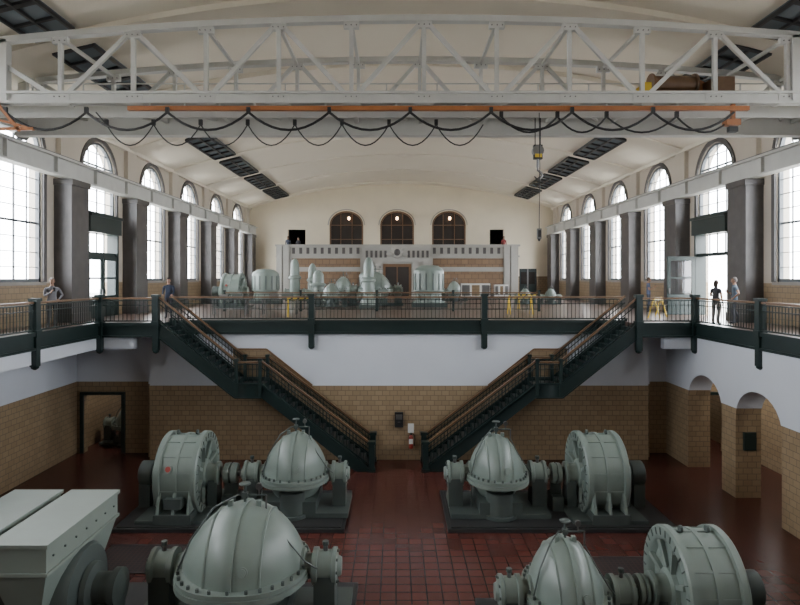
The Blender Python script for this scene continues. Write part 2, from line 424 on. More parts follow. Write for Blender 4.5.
# arcade right
mb=MB(); mp=lambda u,z,d:(GR-.05+d,u,z)
ops=[]; y=20.9
for i in range(8): ops.append((y-3.25*i,y-3.25*i+2.4,FZ,-2.85,1.0))
wall_open(mb,mp,YF,25.2,FZ,-.3,ops,.85,'wall'); mb.obj('wall_arcade')
mb=MB(); mb.box(GR+.2,GR+.6,19.97,20.05,-4.0,-3.4,'iron'); mb.obj('wall_plaque')
for (x,y,e) in ((-11.0,27.3,150),(12.8,23,140),(12.8,28.0,100),(12.8,16.5,70)):  # invented lamps, added to brighten the spaces behind doorway and arches
    mb=MB(); mb.lathe((x,y,-.55),'z',[(0,.02),(.05,.16),(.2,.05),(.25,.02)],'steel',14); mb.ell((x,y,-.6),(.1,.1,.1),'glow'); mb.obj('added_fill_lamp')
    l=bpy.data.lights.new('fill_light','POINT'); l.energy=e; l.color=(1,.96,.85); l.shadow_soft_size=.12
    o=bpy.data.objects.new('added_fill_light',l); o.location=(x,y,-.85); bpy.context.scene.collection.objects.link(o)

# gallery fascia
mb=MB()
def fas(p,q,n):
    p=Vector(p);q=Vector(q);n=Vector(n)
    def b(z0,z1,o0,o1,k):
        mb.hexa([p+n*o0+Vector((0,0,z0)),q+n*o0+Vector((0,0,z0)),q+n*o1+Vector((0,0,z0)),p+n*o1+Vector((0,0,z0))],
                [p+n*o0+Vector((0,0,z1)),q+n*o0+Vector((0,0,z1)),q+n*o1+Vector((0,0,z1)),p+n*o1+Vector((0,0,z1))],k)
    b(-.5,.03,0,.08,'iron'); b(-.06,.06,0,.16,'iron'); b(-.5,-.42,0,.15,'iron')
fas((-9.1,24.25,0),(9.2,24.25,0),(0,-1,0))
fas((GL,22.8,0),(-9.1,22.8,0),(0,-1,0)); fas((9.2,22.8,0),(GR,22.8,0),(0,-1,0))
fas((GL,YF,0),(GL,22.8,0),(1,0,0)); fas((GR,YF,0),(GR,22.8,0),(-1,0,0)); fas((GL,.7,0),(GR,.7,0),(0,1,0))
mb.obj('trim_gallery_fascia')
mb=MB()
mb.box(GL-.35,GL,YF,22.8,-.95,-.3,'white'); mb.box(GL,-9.95,22.8+.02,23.1,-.95,-.3,'white'); mb.box(10.2,GR-.1,22.82,23.1,-.95,-.3,'white')
mb.box(GL-.35,GL,22.8,25.2,-.95,-.3,'white'); mb.obj('trim_gallery_beam')

# railings
def run(mb,p,q,step=.15):
    p=Vector(p);q=Vector(q);d=q-p;L=d.length
    up=Vector((0,0,1))
    mb.beam(p+up*.98,q+up*.98,.09,.06,'wood'); mb.beam(p+up*.90,q+up*.90,.04,.04,'iron'); mb.beam(p+up*.12,q+up*.12,.04,.05,'iron'); mb.beam(p+up*.72,q+up*.72,.03,.03,'iron')
    n=int(L/step)
    for i in range(1,n):
        a=p+d*i/n; mb.beam(a+up*.12,a+up*.9,.02,.02,'iron')
def post(mb,x,y,z=0,lo=-1.0,w=.22,top=1.08):
    mb.box(x-w/2,x+w/2,y-w/2,y+w/2,z+lo,z+top,'iron'); mb.box(x-w*.65,x+w*.65,y-w*.65,y+w*.65,z+top-.06,z+top+.04,'iron')
    mb.box(x-w*.65,x+w*.65,y-w*.65,y+w*.65,z-.1,z+.12,'iron')
    if lo<-.5: mb.lathe((x,y,z+lo-.12),'z',[(0,.03),(.05,w*.5),(.12,w*.6)],'iron',8)
mb=MB(); yr=24.13
px=[-9.1,-3.4,3.55,9.2]
for a,b_ in zip(px[:-1],px[1:]): run(mb,(a,yr,0),(b_,yr,0))
for x in px[1:3]: post(mb,x,yr)
for x in (-9.1,9.2): post(mb,x,22.75)
for x in (GL+.08,GR-.08): post(mb,x,22.72)
run(mb,(GL,22.75,0),(-9.1,22.75,0)); run(mb,(9.2,22.75,0),(GR,22.75,0))
for X in (GL+.05,GR-.05):
    run(mb,(X,0.8,0),(X,22.75,0))
    for y in (2.3,6.4,10.5,14.6,18.7): post(mb,X,y)
run(mb,(GL,.68,0),(GR,.68,0))
mb.obj('gallery_railing')
mb=MB(); run(mb,(-9,31.5,0),(7.5,31.5,0),step=.3); 
for x in (-9,-5,-1,3,7.5): post(mb,x,31.5,0,0,.1)
mb.obj('machine_guard_railing')

# stairs
def stairs(x0,s):
    mb=MB(); N1,N2=14,19; r=5.6/33; t=.23; yo,yi=22.78,24.17
    x=x0;z=0
    def bx(a,b_,y0,y1,z0,z1,k):
        a,b_=sorted((a,b_)); mb.box(a,b_,y0,y1,z0,z1,k)
    for i in range(N1-1):
        z-=r; bx(x-s*.02,x+s*t,yo,yi,z-.05,z,'steel'); bx(x,x+s*.02,yo,yi,z,z+r-.0,'iron'); x+=s*t
    z-=r; xl0,zl=x,z
    bx(x,x+s*1.0,yo,yi,z-.08,z,'steel'); bx(x,x+s*.02,yo,yi,z,z+r,'iron'); x+=s*1.0; xl1=x
    for i in range(N2-1):
        z-=r; bx(x-s*.02,x+s*t,yo,yi,z-.05,z,'steel'); bx(x,x+s*.02,yo,yi,z,z+r,'iron'); x+=s*t
    xb=x; zb=z-r
    bx(x,x+s*.02,yo,yi,zb,z,'iron')
    for yy in (yo-.04,yi-.04):
        def plate(a,za,b_,zb_,up=.12,dn=.42):
            mb.hexa([(a,yy,za-dn),(b_,yy,zb_-dn),(b_,yy+.06,zb_-dn),(a,yy+.06,za-dn)],[(a,yy,za+up),(b_,yy,zb_+up),(b_,yy+.06,zb_+up),(a,yy+.06,za+up)],'iron')
            mb.beam((a,yy+.03,za+up),(b_,yy+.03,zb_+up),.13,.05,'iron'); mb.beam((a,yy+.03,za-dn),(b_,yy+.03,zb_-dn),.13,.05,'iron')
        plate(x0,0,xl0,zl); plate(xl0,zl,xl1,zl); 
        mb.prism([(xl1,yy,zl+.12),(xb+s*.05,yy,zb+.12),(xb+s*.05,yy,zb+.0),(xb-s*.55,yy,zb+.0),(xl1,yy,zl-.42)],(0,.06,0),'iron')
        mb.beam((xl1,yy+.03,zl+.12),(xb,yy+.03,zb+.12),.13,.05,'iron')
    mb.hexa([(x0,yo,-.42),(xl0,yo,zl-.42),(xl0,yi,zl-.42),(x0,yi,-.42)],[(x0,yo,-.36),(xl0,yo,zl-.36),(xl0,yi,zl-.36),(x0,yi,-.36)],'iron')
    mb.hexa([(xl1,yo,zl-.42),(xb-s*.6,yo,zb+.02),(xb-s*.6,yi,zb+.02),(xl1,yi,zl-.42)],[(xl1,yo,zl-.36),(xb-s*.6,yo,zb+.08),(xb-s*.6,yi,zb+.08),(xl1,yi,zl-.36)],'iron')
    for yy in (yo,yi-.06):
        for a,b_ in (((x0+s*.1,.1),(xl0,zl+.1)),((xl0,zl),(xl1,zl)),((xl1,zl+.05),(xb,zb+.15))):
            run(mb,(a[0],yy,a[1]-.05),(b_[0],yy,b_[1]-.05),step=.16)
        post(mb,xl0+s*.05,yy,zl,-.35,.12,1.02); post(mb,xl1-s*.05,yy,zl,-.35,.12,1.02)
        post(mb,xb+s*.05,yy,zb,0,.22,1.12)
    mb.obj('staircase')
stairs(-9.1,1); stairs(9.3,-1)

# ------------------------------------------------------------ overhead crane
mb=MB(); XN=[.8+2.07*k for k in range(-6,7)]; XN[-1]=12.95; XN[0]=-12.1
ztop=lambda x:9.13-.62*((x-.8)/12)**2
for gy,zb in ((17.1,6.70),(20.3,6.72)):
    for i in range(len(XN)-1):
        a,b_=XN[i],XN[i+1]
        mb.beam((a,gy,ztop(a)),(b_,gy,ztop(b_)),.24,.17,'crane')
        k=i-6
        if k%2==0: mb.beam((a,gy,ztop(a)),(b_,gy,zb+.1),.10,.12,'crane')
        else: mb.beam((a,gy,zb+.1),(b_,gy,ztop(b_)),.10,.12,'crane')
    for x in XN:
        mb.beam((x,gy,zb),(x,gy,ztop(x)),.11,.13,'crane')
        mb.box(x-.28,x+.28,gy-.075,gy+.075,zb-.02,zb+.32,'crane')
        mb.box(x-.22,x+.22,gy-.075,gy+.075,ztop(x)-.26,ztop(x),'crane')
        for dx in (-.15,0,.15):
            mb.cyl((x+dx,gy-.075,zb+.2),(x+dx,gy-.1,zb+.2),.02,'steel',6); mb.cyl((x+dx,gy-.075,ztop(x)-.18),(x+dx,gy-.1,ztop(x)-.18),.02,'steel',6)
    mb.box(-12.4,13.4,gy-.16,gy+.16,zb,zb+.07,'crane'); mb.box(-12.4,13.4,gy-.16,gy+.16,zb+.28,zb+.34,'crane'); mb.box(-12.4,13.4,gy-.05,gy-.02,zb,zb+.3,'crane'); mb.box(-12.4,13.4,gy+.02,gy+.05,zb,zb+.3,'crane')
for x in XN:
    mb.beam((x,17.1,ztop(x)-.1),(x,20.3,ztop(x)-.1),.09,.09,'crane')
    mb.beam((x,17.1,6.85),(x,20.3,6.85),.12,.12,'crane')
for a,b_ in zip(XN[:-1],XN[1:]):
    mb.beam((a,17.1,6.9),(b_,20.3,6.9),.07,.07,'crane')
mb.box(-12.4,13.4,19.6,19.66,6.40,7.0,'crane'); mb.box(-12.4,13.4,19.48,19.78,6.38,6.44,'crane'); mb.box(-12.4,13.4,19.48,19.78,6.97,7.03,'crane')
mb.box(-12.4,13.4,17.75,17.8,6.5,6.9,'crane')
mb.box(-7.6,10.0,16.96,17.1,6.50,6.62,'orange')
for x in range(-7,11): mb.box(x-.02,x+.02,17.03,17.07,6.6,6.8,'crane')
for x in [XN[0]+.6+i*1.6 for i in range(16)]: mb.beam((x,19.0,7.0),(x,19.0,7.9),.035,.035,'crane')
mb.beam((-11.5,19.0,7.9),(12.5,19.0,7.9),.035,.035,'crane'); mb.beam((-11.5,19.0,7.45),(12.5,19.0,7.45),.03,.03,'crane')
mb.box(-12,12.9,19.0,19.5,7.03,7.06,'steel')
for xm in (XL+RX,XR-RX):
    mb.box(xm-.2,xm+.2,16.2,21.2,6.72,7.1,'crane')
    for y in (16.7,20.7): mb.lathe((xm-.09,y,6.8),'x',[(0,.3),(.03,.3),(.03,.24),(.15,.24),(.15,.3),(.18,.3)],'steel',18)
    for gy in (17.1,20.3): mb.beam((xm+(.3 if xm<0 else -.3),gy,6.9),(xm+(.3 if xm<0 else -.3),gy,8.4),.3,.16,'crane')
for x in (-11.15,11.35):
    mb.box(x-.12,x+.12,16.98,17.22,6.7,ztop(x),'crane')
mb.beam((-11.3,16.9,6.75),(-10.6,16.9,5.9),.08,.08,'orange'); mb.beam((-12,16.9,5.95),(-10.2,16.9,5.95),.08,.08,'orange'); mb.beam((-12,16.9,6.4),(-10.2,16.9,5.95),.06,.06,'orange')
mb.box(7.2,10.3,17.6,19.2,7.1,7.22,'orange'); mb.lathe((7.7,18.2,7.6),'x',[(0,.34),(.05,.34),(.05,.27),(1.3,.27),(1.3,.34),(1.35,.34)],'wood',20)
mb.box(9.4,10.0,17.7,18.5,7.2,7.7,'wood'); mb.lathe((9.3,18.7,7.6),'y',[(-.3,.22),(.3,.22)],'orange',16); mb.box(7.3,7.5,17.6,19.0,7.2,7.5,'yellow')
mb.box(9.35,9.75,16.95,17.2,6.08,6.25,'orange'); mb.box(9.45,9.7,17.0,17.15,5.9,6.05,'black'); mb.box(9.55,9.65,17.05,17.15,6.25,6.8,'orange')
def sag(xs,z,dip,y,r,k='black'):
    for a,b_ in zip(xs[:-1],xs[1:]):
        pts=[]
        for i in range(11):
            t=i/10; pts.append((a+(b_-a)*t,y,z-dip*4*t*(1-t)))
        mb.tube(pts,r,k,6)
        mb.box(a-.05,a+.05,y-.04,y+.04,z-.02,z+.14,'black')
xs=[-11.0+2.28*i for i in range(10)]
sag(xs,6.42,.50,16.9,.036)
sag([-8.3+1.35*i for i in range(9)],6.15,.6,17.2,.018)
sag([3.0,4.6,6.0,8.0,9.6],6.35,.45,17.1,.028)
mb.tube([(-8.3,17.2,6.15),(-8.6,17.2,6.5)],.02,'black')
mb.obj('overhead_crane')
mb=MB(); hx,hy=4.3,18.2
for dx in (-.08,.08): mb.cyl((hx+dx,hy,6.9),(hx+dx,hy,5.75),.015,'black',6)
mb.box(hx-.13,hx+.13,hy-.08,hy+.08,5.35,5.78,'black'); mb.lathe((hx,hy-.1,5.6),'y',[(0,.17),(.2,.17)],'steel',16); mb.box(hx-.1,hx+.1,hy-.11,hy-.08,5.4,5.5,'yellow')
mb.cyl((hx,hy,5.35),(hx,hy,5.1),.04,'steel')
mb.tube([(hx,hy,5.12),(hx,hy,5.02),(hx+.1,hy,4.95),(hx+.13,hy,4.85),(hx+.06,hy,4.76),(hx-.04,hy,4.76),(hx-.1,hy,4.84)],[.03,.035,.04,.04,.035,.03,.015],'steel',8)
mb.obj('crane_hook')
mb=MB(); mb.tube([(4.2,17.6,6.6),(4.22,17.6,5.0),(4.2,17.6,3.2)],.012,'black'); mb.box(4.14,4.26,17.55,17.65,2.9,3.2,'steel'); mb.box(4.16,4.24,17.54,17.55,2.95,3.15,'black'); mb.lathe((4.2,17.6,2.83),'z',[(0,.02),(.07,.05)],'black',8); mb.obj('crane_pendant_control')

# ------------------------------------------------------------ machines
HS=1.2
def pump_mesh(wx=1.0,R=1.28):
    mb=MB()
    half=[(0,1.28),(.14,1.265),(.28,1.22),(.42,1.14),(.55,1.04),(.67,.92),(.78,.79),(.87,.65),(.94,.52),(.98,.43),(1.0,.34)]
    prof=[(-a,b_) for a,b_ in half[::-1]]+half[1:]
    prof=[(a*wx,b_*R/1.28) for a,b_ in prof]
    mb.lathe((0,0,HS),'x',prof,'green',32,0,pi,sy=.95)
    mb.lathe((0,0,HS),'x',[(a*.9,b_*.78) for a,b_ in prof],'green',32,pi,2*pi,sy=1.0)
    def outline(e,z,N=36):
        return [((wx*1.0+e)*math.copysign(abs(math.cos(2*pi*i/N))**.8,math.cos(2*pi*i/N)),(R*.95+e)*math.copysign(abs(math.sin(2*pi*i/N))**.9,math.sin(2*pi*i/N)),z) for i in range(N)]
    mb.prism(outline(.18,HS-.12),(0,0,.11),'green'); mb.prism(outline(.16,HS+.0),(0,0,.09),'green')
    for i,(a,b_,z) in enumerate(outline(.09,HS+.09,32)): mb.cyl((a,b_,z),(a,b_,z+.07),.035,'greend',6)
    for xx in (-.45*wx,.45*wx):
        rr=1.12*R/1.28
        mb.lathe((xx,0,HS),'x',[(-.025,rr-.05),(-.02,rr+.025),(.02,rr+.025),(.025,rr-.05)],'green',32,0,pi,sy=.95)
    mb.lathe((0,0,HS),'x',[(-.05,R-.05),(-.045,R+.03),(.045,R+.03),(.05,R-.05)],'green',32,0,pi,sy=.95)
    for xx in (-.25*wx,.25*wx):
        mb.box(xx-.05,xx+.05,-.06,.06,HS+R-.1,HS+R+.06,'green')
    k=R/1.28
    A=(Vector((0,-.94,.34)),Vector((1,0,0)),Vector((0,.34,.94)))
    mb.lathe((.2*wx,-1.12*k,HS+.4*k),A,[(0,.10),(.04,.10),(.04,.07),(.07,.07)],'green',16)
    for s in (-1,1):
        o=s*1.0*wx
        A=(Vector((s,0,0)),Vector((0,1,0)),Vector((0,0,1)))
        mb.lathe((o,0,HS),A,[(-.02,.36),(.06,.36),(.08,.27),(.22,.25),(.24,.38),(.34,.38),(.36,.33),(.62,.33),(.66,.38),(.74,.38),(.76,.22),(.84,.18)],'green',20)
        mb.box(min(o+s*.28,o+s*.72),max(o+s*.28,o+s*.72),-.32,.32,.25,HS-.1,'greend')
        mb.cyl((o+s*.5,0,HS+.3),(o+s*.5,0,HS+.5),.05,'steel',8); mb.cyl((o+s*.5,0,HS+.45),(o+s*.5,0,HS+.53),.07,'greend',8)
        for q in range(8):
            a=2*pi*q/8; mb.cyl((o+s*.74,.32*math.cos(a),HS+.32*math.sin(a)),(o+s*.78,.32*math.cos(a),HS+.32*math.sin(a)),.03,'greend',6)
    for s in (-1,1):
        mb.lathe((0,s*.75*k,.13),'z',[(0,.52),(.1,.52),(.1,.42),(.75,.42)],'greend',24)
    mb.box(-.8*wx,.8*wx,-.95,.95,.18,.6,'greend'); mb.box(-1.75*wx-.1,1.75*wx+.1,-.95,.95,.12,.26,'greend')
    zt=HS+R-.03
    mb.cyl((0,0,zt-.05),(0,0,zt+.42),.03,'greend',8); mb.cyl((-.15,0,zt+.2),(.45,0,zt+.2),.022,'greend',8); mb.box(-.06,.06,-.06,.06,zt+.14,zt+.26,'greend')
    mb.lathe((0,0,zt+.42),'z',[(0,.11),(.02,.13),(.04,.11)],'greend',12); mb.cyl((.45,0,zt+.2),(.45,0,zt-.15),.02,'steel',6); mb.cyl((.3,0,zt+.2),(.3,0,zt+.38),.02,'steel',6); mb.lathe((.3,-.0,zt+.38),'y',[(-.03,.07),(.03,.07)],'steel',12)
    mb.tube([(-.15,0,zt+.2),(-.5*wx,-.2,zt+.0),(-.85*wx,-.4,HS+.7),(-1.05*wx,-.45,HS+.1),(-1.05*wx,-.5,.3)],.02,'greend',6)
    mb.tube([(.45,0,zt-.1),(.75*wx,-.35,HS+.75),(1.1*wx,-.45,HS+.3),(1.3*wx,-.35,HS+.1)],.016,'greend',6)
    return mb.mesh('centrifugal_pump')
def motor_mesh():
    mb=MB(); R=1.25
    mb.lathe((0,0,HS+.05),'x',[(-.50,.3),(-.50,.88),(-.60,.96),(-.64,1.02),(-.64,1.21),(-.60,1.25),(-.46,1.25),(-.44,1.17),(-.06,1.17),(-.05,1.20),(.05,1.20),(.06,1.17),(.44,1.17),(.46,1.25),(.60,1.25),(.64,1.21),(.64,1.02),(.60,.96),(.50,.88),(.50,.3)],'green',56)
    for k in range(14):
        a=2*pi*(k+.5)/14; c,s=math.cos(a),math.sin(a)
        if s<-.75: continue
        mb.beam((-.45,1.165*c,HS+.05+1.165*s),(.45,1.165*c,HS+.05+1.165*s),.05,.05,'green',up=(0,c,s))
    for s in (-1,1):
        for k in range(28):
            a=2*pi*k/28; c,q=math.cos(a),math.sin(a)
            mb.beam((s*.645,1.04*c,HS+.05+1.04*q),(s*.645,1.19*c,HS+.05+1.19*q),.03,.02,'greend')
        for k in range(8):
            a=2*pi*(k+.5)/8; c,q=math.cos(a),math.sin(a)
            mb.beam((s*.52,.28*c,HS+.05+.28*q),(s*.60,.93*c,HS+.05+.93*q),.1,.1,'green')
        A=(Vector((s,0,0)),Vector((0,1,0)),Vector((0,0,1)))
        mb.lathe((s*.5,0,HS),A,[(0,.45),(.1,.42),(.14,.32),(.4,.3),(.42,.36),(.5,.36),(.52,.2),(.55,.15)],'green',20)
        mb.box(min(s*.7,s*.98),max(s*.7,s*.98),-.28,.28,.2,HS-.15,'greend')
    for s in (-1,1):
        a,b_=sorted((s*.8,s*1.4)); mb.box(-.55,.55,a,b_,.12,.4,'greend')
        for xx in (-.45,0,.45): mb.hexa([(xx-.04,s*.9,.4),(xx+.04,s*.9,.4),(xx+.04,s*1.35,.4),(xx-.04,s*1.35,.4)],[(xx-.04,s*.9,1.0),(xx+.04,s*.9,1.0),(xx+.04,s*1.16,1.0),(xx-.04,s*1.16,1.0)],'green')
    mb.box(-1.1,1.1,-1.35,1.35,.12,.22,'greend')
    for xx in (-.3,.3): mb.lathe((xx,0,HS+1.28),'x',[(-.03,.08),(.03,.08)],'greend',10)
    A=(Vector((0,-.94,.34)),Vector((1,0,0)),Vector((0,.34,.94)))
    mb.lathe((-.2,-1.10,HS+.45),A,[(0,.08),(.06,.08)],'red',20); mb.lathe((-.2,-1.10,HS+.45),A,[(0,.12),(.05,.12)],'green2',20)
    mb.box(-.25,.25,-1.35,-1.1,.55,.85,'greend')
    mb.lathe((-1.02,0,HS),(Vector((-1,0,0)),Vector((0,1,0)),Vector((0,0,1))),[(0,.2),(.02,.36),(.06,.38),(.4,.38),(.44,.3),(.46,.1)],'greend',18)
    mb.box(-1.45,-1.1,-.25,.25,.2,HS-.3,'greend')
    return mb.mesh('electric_motor')
PM=pump_mesh(); PMs=pump_mesh(.8,1.2); PMl=pump_mesh(1.22,1.34); MM=motor_mesh()
def shaft_mesh(L):
    mb=MB(); mb.cyl((-L/2,0,HS),(L/2,0,HS),.11,'steel',14)
    h=min(.22,L*.4)
    mb.lathe((0,0,HS),'x',[(-h,.12),(-h+.02,.3),(-.03,.32),(-.02,.26),(.02,.26),(.03,.32),(h-.02,.3),(h,.12)],'green',20)
    mb.box(-h,h,-.35,.35,.12,.55,'greend'); mb.box(-h,h,-.05,.05,.5,.95,'greend')
    return mb.mesh('shaft_coupling')
def plinth(x0,x1,y,w=1.6):
    mb=MB(); mb.box(x0,x1,y-w,y+w,FZ,FZ+.10,'conc'); mb.box(x0+.1,x1-.1,y-w+.1,y+w-.1,FZ+.10,FZ+.13,'conc'); mb.obj('machine_plinth')
Z=FZ+.015
YR=18.9; YFt=12.0
plinth(-8.2,-1.5,YR); plinth(1.5,8.2,YR); plinth(-9.2,-.9,YFt+.4,1.9); plinth(1.8,7.8,YFt)
place(MM,'electric_motor',(-6.55,YR,Z)); place(PM,'centrifugal_pump',(-3.15,YR,Z),0,(.92,.92,1.0))
place(MM,'electric_motor',(6.3,YR,Z),pi)
place(PMs,'centrifugal_pump',(3.15,YR,Z),0)
place(shaft_mesh(.62),'shaft_coupling',(-5.18,YR,Z)); place(shaft_mesh(.42),'shaft_coupling',(5.02,YR,Z))
place(PMl,'centrifugal_pump',(-3.22,12.8,Z),0)
Zf=Z+.01
place(PMs,'centrifugal_pump',(3.38,YFt,Zf),0,(.86,.88,.88)); place(MM,'electric_motor',(5.95,YFt,Zf),pi,(.88,.88,.93))
place(shaft_mesh(.3),'shaft_coupling',(4.90,YFt,Zf),0,.92)
mb=MB()
def duct(x0,x1,y0,y1):
    zt=2.62; c=(x0+x1)/2
    mb.hexa([(x0,y0,zt-.5),(x1,y0,zt-.5),(x1,y1,zt-.5),(x0,y1,zt-.5)],[(x0,y0,zt),(x1,y0,zt),(x1,y1,zt),(x0,y1,zt)],'green2')
    mb.box(x0-.04,x1+.04,y0-.04,y1+.04,zt-.04,zt+.03,'green2')
    mb.box(x0-.03,x1+.03,y0-.03,y1+.03,zt-.54,zt-.48,'green2')
    mb.hexa([(c-.22,y0+.25,1.1),(c+.22,y0+.25,1.1),(c+.22,y1-.25,1.1),(c-.22,y1-.25,1.1)],[(x0,y0,zt-.5),(x1,y0,zt-.5),(x1,y1,zt-.5),(x0,y1,zt-.5)],'green')
    for i in range(7):
        yy=y0+.2+i*(y1-y0-.4)/6; mb.cyl((x1+.005,yy,zt-.25),(x1+.03,yy,zt-.25),.02,'greend',6)
duct(-.5,.5,-1.35,1.35); duct(-1.75,-.75,-1.35,1.35)
mb.lathe((-.6,0,HS),'x',[(-1.2,.3),(-1.15,.8),(-1.0,.9),(1.0,.9),(1.15,.8),(1.2,.3)],'greend',28)
mb.box(-1.7,.6,-1.2,1.2,.13,.6,'greend')
mb.lathe((.6,0,HS),'x',[(0,.5),(.1,.48),(.14,.3),(.45,.3),(.47,.38),(.6,.38),(.62,.2),(.66,.14)],'greend',20)
mb.box(.8,1.15,-.3,.3,.13,HS-.2,'greend')
mb.obj('enclosed_motor',(-6.65,YFt-.1,Z))
for x,y in ((-6.3,15.7),(6.0,15.0)):
    mb=MB(); mb.box(x-1.5,x+1.5,y-.75,y+.75,FZ,FZ+.015,'grate'); mb.box(x-1.55,x+1.55,y-.8,y-.75,FZ,FZ+.025,'conc'); mb.box(x-1.55,x+1.55,y+.75,y+.8,FZ,FZ+.025,'conc'); mb.obj('floor_grate')

# gallery machines
def gset(x,y,sc,kind,z=0):
    place({'p':PMs,'P':PM,'m':MM}[kind],{'p':'centrifugal_pump','P':'centrifugal_pump','m':'electric_motor'}[kind],(x,y,z-.1*(sc if not isinstance(sc,tuple) else sc[2])),0,sc)
def ppost(x,y,h,w=1.0):
    mb=MB(); mb.box(-.8*w,.8*w,-.7*w,.7*w,0,.2,'greend')
    mb.lathe((0,0,.2),'z',[(0,.75*w),(.3,.7*w),(.5,.5*w),(h*.45,.48*w),(h*.47,.6*w),(h*.51,.6*w),(h*.55,.44*w),(h*.8,.40*w),(h*.9,.28*w),(h*.95,.1*w)],'green',24)
    mb.lathe((0,0,.7),'x',[(-1.0*w,.2*w),(-.95*w,.34*w),(-.85*w,.34*w),(-.83*w,.25*w),(.83*w,.25*w),(.85*w,.34*w),(.95*w,.34*w),(w,.2*w)],'green',18)
    mb.obj('vertical_pump',(x,y,0))
def boxmotor(x,y,w,h):
    mb=MB(); mb.box(-w/2-.1,w/2+.1,-.7,.7,0,.25,'greend')
    mb.lathe((0,0,.25),'z',[(0,w*.5),(.1,w*.5),(.12,w*.42),(h*.25,w*.42),(h*.27,w*.48),(h*.72,w*.48),(h*.78,w*.45),(h*.86,w*.3),(h*.88,w*.12)],'green',28)
    for k in range(14):
        a=2*pi*k/14; c,s=math.cos(a),math.sin(a)
        mb.beam((w*.485*c,w*.485*s,.25+h*.3),(w*.485*c,w*.485*s,.25+h*.68),.06,.04,'greend',up=(c,s,0))
    for k in range(4):
        a=pi/4+pi/2*k; mb.beam((w*.5*math.cos(a),w*.5*math.sin(a),.25),(w*.44*math.cos(a),w*.44*math.sin(a),h*.28),.1,.1,'green')
    mb.obj('vertical_motor',(x,y,0))
for x,y,sc,k in ((-9.6,35.5,.85,'m'),(-1.3,38.2,(.95,.95,.9),'P'),(-3.9,36.3,.62,'p'),(-4.0,45.5,.8,'p'),(4.4,45.5,.65,'p')):
    gset(x,y,sc,k)
gset(-11.9,27.0,.75,'p',FZ); gset(12.9,28.6,.7,'p',FZ)
for x,y,w,h in ((2.0,36.5,1.9,2.6),(-8.9,41,1.9,2.4),(-2.0,46.5,1.8,2.3)): boxmotor(x,y,w,h)
for x,y,h,w in ((-7.75,46,3.2,.8),(-6.4,46,2.8,.75),(-5.3,41,2.2,.9),(-1.6,35.2,2.9,.7)): ppost(x,y,h,w)
for x,y in ((8.6,40),(10.3,40)): gset(x,y,.45,'p')
def sign(x,y,w,h,z0):
    mb=MB(); mb.box(-w/2,w/2,-.03,.03,z0,z0+h,'paper'); 
    for i in range(3): mb.box(-w/2+.08+i*w/3,-w/2+w/3-.05+i*w/3,-.036,-.03,z0+.1,z0+h-.1,'brick' if i%2 else 'steel')
    for s in (-1,1): mb.box(s*w/2-.03,s*w/2+.03,-.03,.03,0,z0+h,'steel'); mb.box(s*w/2-.03,s*w/2+.03,-.3,.3,0,.05,'steel')
    mb.obj('display_board',(x,y,0))
sign(5.1,38.5,1.9,.9,.5); sign(7.2,41,1.0,.8,.5)
def barrier(x,y,rz=0):
    mb=MB()
    for s in (-1,1):
        mb.beam((s*.55,-.25,0),(s*.55,0,.9),.05,.03,'yellow',up=(1,0,0)); mb.beam((s*.55,.25,0),(s*.55,0,.9),.05,.03,'yellow',up=(1,0,0))
    for z in (.82,): 
        mb.box(-.6,.6,-.02,.02,z-.05,z+.05,'yellow')
        for i in range(4): mb.hexa([(-.5+i*.3,-.025,z-.05),(-.4+i*.3,-.025,z-.05),(-.4+i*.3,-.02,z-.05),(-.5+i*.3,-.02,z-.05)],[(-.42+i*.3,-.025,z+.05),(-.32+i*.3,-.025,z+.05),(-.32+i*.3,-.02,z+.05),(-.42+i*.3,-.02,z+.05)],'black')
    mb.obj('caution_barrier',(x,y,0),rz)
barrier(6.0,29.0,.1); barrier(11.6,26.6,.9); barrier(7.4,33.5,.0); barrier(-4.3,27.0,.3)
for x in (-8.0,-5.6):
    mb=MB(); mb.box(-.9,.9,-.3,.3,.70,.76,'steel')
    for a in (-.8,.8):
        for b_ in (-.22,.22): mb.box(a-.03,a+.03,b_-.03,b_+.03,0,.7,'steel')
    mb.box(-.8,.8,-.22,.22,.25,.28,'steel'); mb.box(-.5,-.1,-.15,.15,.76,.95,'steel'); mb.box(.1,.6,-.12,.12,.76,1.0,'greend'); mb.obj('display_table',(x,29.0,0))

mb=MB(); mb.box(-.17,.17,0,.16,-.3,.3,'black'); mb.box(-.13,.13,-.02,0,.02,.22,'steel'); mb.cyl((-.06,-.06,-.1),(.06,-.06,-.1),.03,'black'); mb.box(-.03,.03,-.06,0,-.12,-.08,'black'); mb.obj('wall_telephone',(.12,24.08,-3.95))
mb=MB(); mb.lathe((0,0,-.35),'z',[(0,.07),(.02,.09),(.45,.09),(.52,.05),(.54,.03)],'red',16); mb.box(-.05,.05,-.05,.05,.2,.27,'black'); mb.tube([(.03,0,.25),(.14,-.02,.2),(.16,-.02,0),(.13,-.02,-.25)],.015,'black'); mb.box(-.12,.12,.1,.12,.25,.62,'paper'); mb.box(-.03,.03,.05,.12,-.1,.1,'steel'); mb.box(-.08,.08,-.0955,-.09,-.15,.05,'paper'); mb.obj('fire_extinguisher',(.6,24.12,-4.75))

